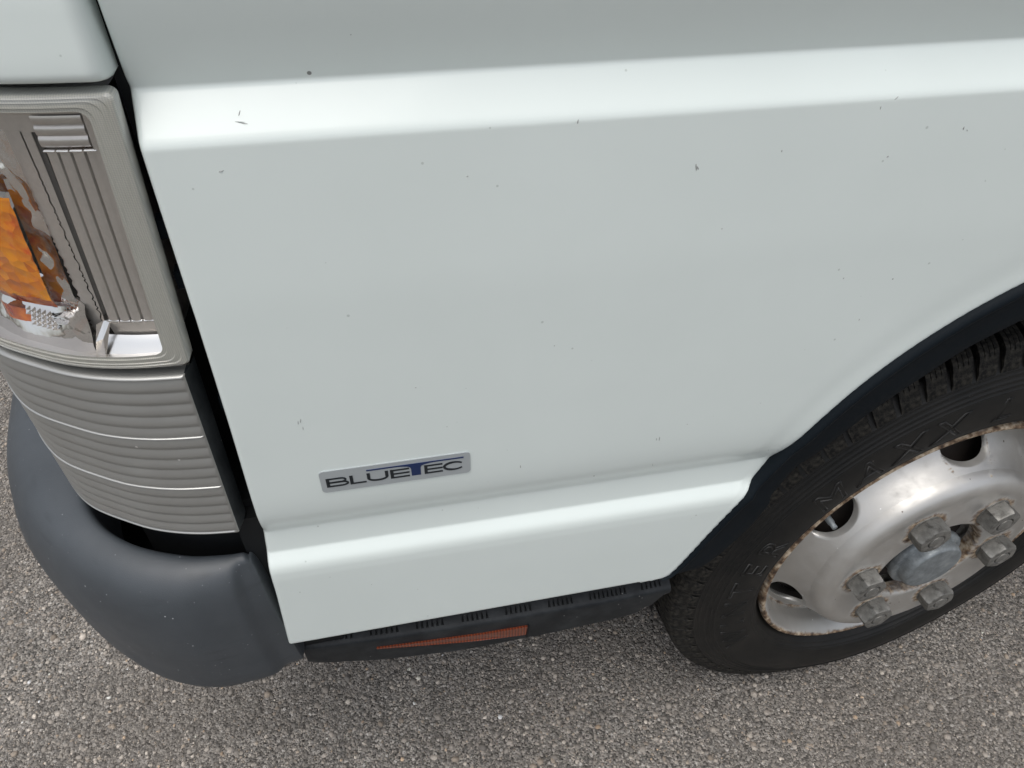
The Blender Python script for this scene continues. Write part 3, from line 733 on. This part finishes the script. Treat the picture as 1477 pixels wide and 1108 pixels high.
# bumper -----------------------------------------------------------------
def build_bumper():
    Co = [(-.7925, -.0835), (-.80, -.0865), (-.83, -.0935), (-.868, -.0940), (-.912, -.0775), (-.955, -.0460), (-.992, -.0085), (-1.025, .035), (-1.045, .076), (-1.065, .127), (-1.081, .192), (-1.094, .272), (-1.115, .45), (-1.13, .8), (-1.13, 1.2)]
    Ci = [(-.7985, -.0585), (-.803, -.0590), (-.822, -.0580), (-.850, -.0530), (-.889, -.0370), (-.920, -.0140), (-.940, .012), (-.953, .042), (-.963, .080), (-.972, .13), (-.980, .19), (-.987, .27), (-1.0, .45), (-1.01, .8), (-1.01, 1.2)]
    co, ci = cr(Co, 10), cr(Ci, 10); n = len(co)
    sl_ = np.r_[0, np.cumsum(np.linalg.norm(np.diff(co, axis=0), axis=1))]
    sec = [(-.20, .575), (-.08, .612), (-.03, .628), (0, .6325), (.06, .635), (.2, .6345), (.4, .632), (.58, .6265), (.74, .6175), (.86, .6045), (.945, .587), (.985, .567), (1.0, .550), (.992, .525), (.972, .50), (.945, .48), (.91, .468), (.85, .461), (.6, .458)]
    V = []
    for k in range(n):
        s = sl_[k]
        for t, z in sec:
            q = ci[k]+(co[k]-ci[k])*t
            x, y = q
            e = 1-sstep(s/.016)      # flange at the trailing end, stepped in
            if s < .024 and t > .3: y += .0065*(1-sstep((s-.014)/.010))*sstep((t-.3)/.4)
            zz_ = z-.004*(1-sstep(s/.008))*(t < .7)
            # the end edge slants towards the rear at the bottom
            if s < .05: x += (.0105*(max(0, .635-z)/.16)**1.4)*(1-s/.05)
            V.append((x, y, zz_))
    F = []; m_ = len(sec)
    for k in range(n-1):
        for j in range(m_-1): F.append((k*m_+j, (k+1)*m_+j, (k+1)*m_+j+1, k*m_+j+1))
    b = len(V)   # end return
    for j in range(m_): x, y, z = V[j]; V.append((x+.0015, y+.030 if z < .62 else y+.02, z))
    for j in range(m_-1): F.append((j, j+1, b+j+1, b+j))
    o = fixn(mk('bumper', V, F, M_BUMPER, truck), 60); o['label'] = 'dark grey plastic bumper corner with scuffs and dust'
    md = o.modifiers.new('subdivision', 'SUBSURF'); md.levels = 1; md.render_levels = 1
    return o
build_bumper()

# step board with side reflector ----------------------------------------
def build_step():
    xs = np.r_[-.7835, -.781, np.linspace(-.775, -.42, 40), -.405, -.392, -.386]
    def zb(x): return float(np.interp(x, [-.785, -.78, -.71, -.63, -.51, -.42, -.40, -.386], [.424, .414, .4020, .3955, .3995, .4070, .424, .449]))
    def ye(x): return float(np.interp(x, [-.785, -.765, -.70, -.60, -.45, -.385], [-.0590, -.0610, -.0640, -.0665, -.0665, -.0640]))
    def sec(x):
        y, b = ye(x), zb(x)
        return [(.05, .470), (y+.030, .4700), (y+.014, .4640), (y+.0035, .4590), (y+.0008, .4578), (y-.0006, .4562), (y-.0010, .4535), (y-.0006, .4480), (y+.0010, max(b+.004, .425)), (y+.004, b+.002), (y+.008, b), (y+.05, b+.004)]
    V = []; F = []; m_ = 12
    for x in xs:
        for q in sec(x): V.append((x, q[0], q[1]))
    for k in range(len(xs)-1):
        for j in range(m_-1): F.append((k*m_+j, (k+1)*m_+j, (k+1)*m_+j+1, k*m_+j+1))
    F.append(tuple(range(m_))); e = (len(xs)-1)*m_; F.append(tuple(range(e+m_-1, e-1, -1)))
    o = fixn(mk('step_board', V, F, M_STEP, truck), 40); o['label'] = 'black plastic step under the side panel with grip teeth'
    # grip teeth in groups along the edge
    V = []; F = []
    groups = [(-.755, -.734, 5), (-.714, -.687, 6), (-.666, -.6395, 6), (-.618, -.592, 6), (-.571, -.545, 6), (-.524, -.499, 6), (-.478, -.4387, 9), (-.4186, -.398, 5)]
    for a, b, n in groups:
        for k in range(n):
            x = a+(b-a)*k/(n-1); y = ye(x)
            q = len(V); V += [(x-.0013, y+.0032, .4590), (x+.0013, y+.0032, .4590), (x, y+.0105, .4625), (x, y+.0040, .4622), (x, y+.0075, .4640)]
            F += [(q, q+1, q+3), (q, q+3, q+4, q+2), (q+1, q+2, q+4, q+3)]
    t = mk('grip_teeth', V, F, M_BLACK, o, smooth=False); t['kind'] = 'stuff'
    # raised pads further in
    V = []; F = []
    for x in np.arange(-.74, -.42, .052): box(V, F, x, x+.036, -.047, -.01, .4660, .4725)
    fixn(mk('tread_pads', V, F, M_STEP, o, smooth=False))
    # orange reflector, pointed at its front end
    top = [(-.7106, .4405), (-.66, .4385), (-.60, .4362), (-.5485, .4350)]; bot = [(-.5500, .4185), (-.60, .4235), (-.6253, .4265), (-.66, .4315), (-.7106, .4392)]
    V = []; F = []
    extrude_poly(V, F, top+bot, lambda p: (p[0], ye(p[0])-.0020, p[1]), lambda p: (p[0], ye(p[0])+.010, p[1]))
    r = fixn(mk('side_reflector', V, F, M_ORANGE, o, smooth=False)); r['label'] = 'orange side reflector set in the step'
    rim = []
    V = []; F = []
    extrude_poly(V, F, [(-.5483, .4362), (-.5462, .4362), (-.5478, .4138), (-.5503, .4142)], lambda p: (p[0], ye(p[0])-.0026, p[1]), lambda p: (p[0], ye(p[0])+.01, p[1]))
    fixn(mk('reflector_frame', V, F, M_BLACK, o, smooth=False))
build_step()

# rest of the cab, out of the picture: bulkhead and roof line of this part
def build_cab_rest():
    def b(name, mt, *d):
        V = []; F = []; box(V, F, *d); return mk(name, V, F, mt, truck, smooth=False)
    b('cab_light_blocker', M_BLACK, -.90, .69, -.02, 1.60, 1.40, 1.43)  # unseen black sheet added to stop light leaking in from above
    b('cab_rear_panel', M_PAINT, .70, .742, -.055, 1.62, .47, 2.00)
    b('far_side_panel', M_PAINT, -.74, .695, 1.62, 1.66, .50, 1.45)
    b('roof', M_PAINT, -.62, .742, -.02, 1.62, 2.003, 2.06)
    def quad(name, mt, pts, t=(0, .03, 0)):
        V = list(pts)+[tuple(p[i]+t[i] for i in range(3)) for p in pts]; n = len(pts)
        F = [tuple(range(n)), tuple(range(2*n-1, n-1, -1))]+[(i, n+i, n+(i+1) % n, (i+1) % n) for i in range(n)]
        fixn(mk(name, V, F, mt, truck, smooth=False))
    quad('door_window_frame', M_PAINT, [(.60, -.082, 1.46), (.698, -.082, 1.46), (.698, -.03, 2.0), (.60, -.03, 2.0)])
    quad('front_pillar', M_PAINT, [(-.765, -.081, 1.46), (-.70, -.081, 1.46), (-.58, -.03, 2.0), (-.64, -.03, 2.0)])
    quad('door_window', M_GLASS, [(-.70, -.070, 1.462), (.60, -.070, 1.462), (.60, -.020, 2.0), (-.58, -.020, 2.0)], (0, .006, 0))
    quad('windscreen', M_GLASS, [(-.93, .02, 1.452), (-.93, 1.60, 1.452), (-.645, 1.60, 2.0), (-.645, .02, 2.0)], (.008, 0, 0))
build_cab_rest()

# wheel --------------------------------------------------------------------
def build_wheel():
    STEER = .0861
    def lp(r, t, d): return (r*cos(t), -d, r*sin(t))
    nuts = [R_(118-60*k) for k in range(6)]
    holes = [R_(88+60*k) for k in range(6)]
    # disc + rim section (r, d)
    disc = [(.0735, .012), (.0735, .024), (.0745, .0290), (.0775, .0312), (.083, .0318), (.100, .0318), (.118, .0315), (.130, .0312), (.137, .0318), (.1430, .0312), (.1490, .0285), (.1535, .0240), (.1565, .0190), (.1590, .0130)]
    cone = [(.1590, .0130), (.1640, .0040), (.1700, -.0060), (.1770, -.0150), (.1850, -.0235), (.1940, -.0310), (.2000, -.0360)]
    rim = [(.2000, -.0360), (.2035, -.0340), (.2045, -.0260), (.2060, -.0160), (.2095, -.0075), (.2125, -.0020), (.2155, .0022), (.2185, .0040), (.2212, .0034), (.2226, .0005), (.2228, -.0040), (.2210, -.0120)]
    V = []; F = []; NT = 192
    def rev(sec, sub=3):
        pts = resample(np.array(sec), len(sec)*sub) if sub > 1 else np.array(sec)
        b = len(V); m_ = len(pts)
        for i in range(NT):
            t = 2*pi*i/NT
            for r, d in pts: V.append(lp(r, t, d))
        for i in range(NT):
            j = (i+1) % NT
            for k in range(m_-1): F.append((b+i*m_+k, b+j*m_+k, b+j*m_+k+1, b+i*m_+k+1))
    def smooth_sec(s, n=5): return cr(s, n)
    rev(smooth_sec(disc, 4), 0 or 1)
    rev(smooth_sec(rim, 4), 1)
    # barrel behind
    rev([(.2000, -.036), (.195, -.05), (.185, -.07), (.183, -.12), (.20, -.16)], 1)
    # hand-hole zone in six sectors, each with a round opening
    cs = cr(cone, 8); cl = np.r_[0, np.cumsum(np.linalg.norm(np.diff(cs, axis=0), axis=1))]; CLN = cl[-1]
    def cone_pt(th, u): r = np.interp(u, cl, cs[:, 0]); d = np.interp(u, cl, cs[:, 1]); return lp(r, th, d)
    for hc in holes:
        half = pi/6; nb = 16
        # square boundary in (angle, u)
        bd = [(-half+2*half*k/nb*1.0, 0.0) for k in range(nb)]+[(half, CLN*k/nb) for k in range(nb)]+[(half-2*half*k/nb, CLN) for k in range(nb)]+[(-half, CLN-CLN*k/nb) for k in range(nb)]
        uc = CLN*.50; rm = .176; ha = .0350; hu = .0258
        n = len(bd); rr_ = []
        for a, u in bd:
            t = atan2((u-uc)/(CLN*.5), a/half)
            # opening: flattened circle
            rr_.append((ha/rm*cos(t), uc+hu*sin(t)))
        lev = [1.0, .75, .5, .3, .15, .06, 0.0]
        b = len(V)
        for l in lev:
            for (a, u), (ra, ru) in zip(bd, rr_): V.append(cone_pt(hc+ra+(a-ra)*l, ru+(u-ru)*l))
        # rolled lip going in
        for dd, sh in ((.0015, .97), (.005, .95), (.008, .95)):
            for ra, ru in rr_:
                x, y, z = cone_pt(hc+ra*sh, uc+(ru-uc)*sh); V.append((x*.998, y+dd, z*.998))
        for k in range(len(lev)+2):
            for j in range(n): q = (j+1) % n; F.append((b+k*n+j, b+k*n+q, b+(k+1)*n+q, b+(k+1)*n+j))
    wheel = mk('wheel', V, F, M_WHEEL, truck)
    fixn(wheel, 45)
    wheel.location = (0, 0, .35); wheel.rotation_euler = (0, 0, STEER)
    wheel['label'] = 'silver painted steel wheel with rust along its rim and around the nuts'
    # where rust sits
    co = np.array([v.co[:] for v in wheel.data.vertices]); r = np.hypot(co[:, 0], co[:, 2]); th = np.arctan2(co[:, 2], co[:, 0])
    ru = np.zeros(len(r))
    ru = np.maximum(ru, .72*np.clip(1-np.abs(r-.2200)/.0075, 0, 1))
    ru = np.maximum(ru, .40*np.clip(1-np.abs(r-.2020)/.0045, 0, 1))
    ru = np.maximum(ru, .40*np.clip(1-(r-.0735)/.0075, 0, 1)*(r < .09))
    for a in nuts:
        dx, dz = co[:, 0]-.103*cos(a), co[:, 2]-.103*sin(a)
        d = np.hypot(dx, dz); ru = np.maximum(ru, .54*np.clip(1-(d-.021)/.016, 0, 1)*(co[:, 1] < -.02))
    for a in holes:
        dt = (th-a+pi) % (2*pi)-pi; d = np.hypot(dt*.176/.0350, (r-.176)/.0268); ru = np.maximum(ru, .36*np.clip(1-np.abs(d-1)/.12, 0, 1)*((r > .155) & (r < .2)))
        at_ = wheel.data.attributes.new('rust', 'FLOAT', 'POINT'); at_.data.foreach_set('value', ru.astype(np.float32))

    def wpart(name, V, F, mt, smooth=True, sharp=None): return mk(name, V, F, mt, wheel, smooth, sharp)
    # tyre --------------------------------------------------------------
    side = [(.2110, -.0140), (.2215, -.0110), (.2245, -.0070), (.2285, -.0005), (.2345, .0060), (.2430, .0115), (.2560, .0138), (.2700, .0146), (.2840, .0135), (.2950, .0112), (.3030, .0088), (.3120, .0058), (.3210, .0022), (.3290, -.0035), (.3350, -.0110), (.3375, -.0200), (.3380, -.095)]
    sd_ = cr(side, 8)
    Ls = np.r_[0, np.cumsum(np.linalg.norm(np.diff(sd_, axis=0), axis=1))]
    tt = np.linspace(0, Ls[-1]*.64, 150); sd2 = np.stack([np.interp(tt, Ls, sd_[:, 0]), np.interp(tt, Ls, sd_[:, 1])], 1)
    for k in range(len(sd2)):
        rr = sd2[k, 0]
        for rc, h, wd in ((.2335, .0006, .0009), (.2385, .0006, .0009), (.2420, .0005, .0009), (.2965, .0009, .0010), (.3025, .0010, .0010), (.3085, .0010, .0010), (.3150, .0007, .0008), (.3205, .0008, .0008)):
            sd2[k, 1] += 1.5*h*math.exp(-((rr-rc)/wd)**2)
    sd2 = np.vstack([sd2, sd_[-1:]])
    mir = [(r_, -.19-d_) for r_, d_ in side[::-1]]
    sect = np.vstack([sd2, np.array(mir)[1:]])
    nT = 220; V = []; F = []; m_ = len(sect)
    def flat(x, y, z):  # slight bulge where the tyre carries the load
        return (x, y, z)
    for i in range(nT):
        t = 2*pi*i/nT
        bul = 1+.35*math.exp(-((((t-1.5*pi+pi) % (2*pi))-pi)/.5)**2)
        for r_, d_ in sect: V.append(lp(r_, t, d_*bul if d_ > 0 else d_))
    for i in range(nT):
        j = (i+1) % nT
        for k in range(m_-1): F.append((i*m_+k, j*m_+k, j*m_+k+1, i*m_+k+1))
    ty = wpart('tyre', V, F, M_RUBBER); fixn(ty); ty['label'] = 'black studless truck tyre with embossed letters'
    # short radial moulding strokes and fine ribs on the sidewall
    def dsurf(r_): return float(np.interp(r_, sd2[:, 0], sd2[:, 1]))
    # lettering ----------------------------------------------------------
    def letter(ch, ang, rc=.2715, size=.047, xs=1.12):
        cu = bpy.data.curves.new('letter', 'FONT'); cu.body = ch; cu.size = size; cu.fill_mode = 'NONE'; cu.bevel_depth = .0012; cu.bevel_resolution = 0; cu.resolution_u = 3; cu.align_x = 'CENTER'
        ob = bpy.data.objects.new('letter', cu); COL.objects.link(ob)
        bpy.context.view_layer.update()
        me = bpy.data.meshes.new_from_object(ob.evaluated_get(bpy.context.evaluated_depsgraph_get()))
        bpy.data.objects.remove(ob); bpy.data.curves.remove(cu)
        h = size*.70
        for v in me.vertices:
            x, y, z = v.co; x += (y-h/2)*.18
            r_ = rc+(y-h/2); t = R_(ang)-x*xs/rc
            v.co = lp(r_, t, dsurf(r_)+.0001+z*1.0)
        me.materials.clear(); me.materials.append(M_LETTER); me.update()
        o = bpy.data.objects.new('tyre_letter', me); COL.objects.link(o); o.parent = wheel
    for ch, a in (('W', 203), ('I', 193.5), ('N', 185), ('T', 175.5), ('E', 167), ('R', 158), ('M', 138), ('A', 127.5), ('X', 117.5), ('X', 107.5), ('L', 93), ('T', 84)): letter(ch, a)
    # tread: one mesh per pitch shared by all blocks
    NP = 72; pa = 2*pi/NP
    def block(stations, t0, t1, nsipe, skew):
        """one rubber block: a top with narrow sipes, swept across the tread through stations (d, r_top, r_base, sipe depth)"""
        th = [t0]; dp = [0]
        for k in range(1, nsipe+1):
            c = t0+(t1-t0)*k/(nsipe+1); th += [c-.014, c-.010, c+.010, c+.014]; dp += [0, 1, 1, 0]
        th.append(t1); dp.append(0)
        V = []; F = []; n = len(th)+2
        for d_, rt, rb, sd__ in stations:
            ring = [lp(rb, pi/2+(t0-.02)*pa+skew*d_, d_)]+[lp(rt-q*sd__, pi/2+t*pa+skew*d_, d_) for t, q in zip(th, dp)]+[lp(rb, pi/2+(t1+.02)*pa+skew*d_, d_)]
            V += ring
        for i in range(len(stations)-1):
            for k in range(n): q = (k+1) % n; F.append((i*n+k, (i+1)*n+k, (i+1)*n+q, i*n+q))
        F.append(tuple(range(n))); e = (len(stations)-1)*n; F.append(tuple(range(e+n-1, e-1, -1)))
        return V, F
    shoulder = [(.0028, .3225, .3210, 0), (.0014, .3305, .3260, 0), (-.0020, .3370, .3300, 0), (-.0050, .3440, .3320, .0008), (-.0095, .3480, .3340, .004), (-.0170, .3500, .3360, .005), (-.0420, .3505, .3365, .005)]
    centre = [(-.049, .3505, .3365, .005), (-.088, .3505, .3365, .005)]
    centre2 = [(-.096, .3505, .3365, .005), (-.135, .3505, .3365, .005)]
    inner = [(-.143, .3505, .3365, .005), (-.175, .3490, .3365, .005), (-.186, .3430, .3345, .003)]
    for st_, ph, sk, in ((shoulder, 0, 1.1), (centre, .5, -1.6), (centre2, .2, -1.6), (inner, .3, 1.1)):
        V, F = block(st_, -.38+ph, .38+ph, 3, sk)
        blk = wpart('tread_block', V, F, M_TREAD, smooth=False); fixn(blk)
        for k in range(1, NP):
            c = blk.copy(); COL.objects.link(c); c.parent = wheel; c.rotation_euler = (0, -k*pa, 0)
    # hub and grease cap ----------------------------------------------------
    V = []; F = []
    def rev2(sec, n=56, V=V, F=F, wob=None):
        b = len(V); m_ = len(sec)
        for i in range(n):
            t = 2*pi*i/n
            for r_, d_ in sec: V.append(lp(r_, t, d_))
        for i in range(n):
            j = (i+1) % n
            for k in range(m_-1): F.append((b+i*m_+k, b+j*m_+k, b+j*m_+k+1, b+i*m_+k+1))
    cap = cr([(.0001, .0440), (.020, .0440), (.036, .0432), (.0395, .0418), (.0412, .0385), (.0418, .0335), (.0422, .0290)], 4)
    rev2(list(map(tuple, cap))+[(.0480, .0285), (.0500, .0265), (.0500, .0200), (.0470, .0180), (.0470, -.02)])
    hc_ = wpart('hub_cap', V, F, M_CAP, True, 50); fixn(hc_, 50); hc_['label'] = 'dull grey metal grease cap in the wheel centre'
    V = []; F = []
    rev2([(.0470, .004), (.060, .003), (.078, -.002), (.10, -.02), (.18, -.045), (.182, -.07)], V=V, F=F)
    wpart('brake_drum', V, F, mat('rusty_hub', (.035, .028, .024), .8, .2))
    # wheel nuts ---------------------------------------------------------------
    V = []; F = []
    ra, rb = .0205, .0175
    lev = [(.0245, .0300, 24), ]
    b = 0
    NS = 24
    def hexr(t, R): a = (t+pi/6) % (pi/3)-pi/6; return R*cos(pi/6)/cos(a)
    rows = []
    for d_, f_, rad in ((.0300, 0, .0225), (.0328, 0, .0222), (.0332, 0, .0205), (.0332, 1, .0226), (.0350, 1, .0230), (.0490, 1, .0230), (.0518, .6, .0212), (.0526, 0, .0170), (.0526, 0, .0118), (.0500, 0, .0108), (.0500, 0, .0098), (.0530, 0, .0094), (.0536, 0, .0080), (.0536, 0, .0001)):
        row = []
        for k in range(48):
            t = 2*pi*k/48; R_h = hexr(t, rad); rr = R_h*f_+min(rad, rad)*(1-f_)
            row.append((rr*cos(t), -d_, rr*sin(t)))
        rows.append(row)
    for row in rows: V += row
    for i in range(len(rows)-1):
        for k in range(48): q = (k+1) % 48; F.append((i*48+k, i*48+q, (i+1)*48+q, (i+1)*48+k))
    nut = wpart('lug_nut', V, F, M_NUT, True, 28); fixn(nut, 28)
    for i, a in enumerate(nuts):
        o = nut if i == 0 else nut.copy()
        if i: COL.objects.link(o); o.parent = wheel
        o.location = (.103*cos(a), 0, .103*sin(a)); o.rotation_euler = (0, random.uniform(0, 1.0), 0)
    # valve stem seen through a hand hole
    V = []; F = []
    b0 = len(V)
    for i in range(12):
        t = 2*pi*i/12
        for q, rd in ((0, .0045), (.022, .0045), (.024, .0035), (.030, .0035)): V.append((.176*cos(R_(150))+rd*cos(t), -(-.030+q), .176*sin(R_(150))+rd*sin(t)))
    for i in range(12):
        j = (i+1) % 12
        for k in range(3): F.append((i*4+k, j*4+k, j*4+k+1, i*4+k+1))
    F.append(tuple(i*4+3 for i in range(12)))
    wpart('valve_stem', V, F, M_CAP)
build_wheel()

scene.render.resolution_x = 1024; scene.render.resolution_y = 768
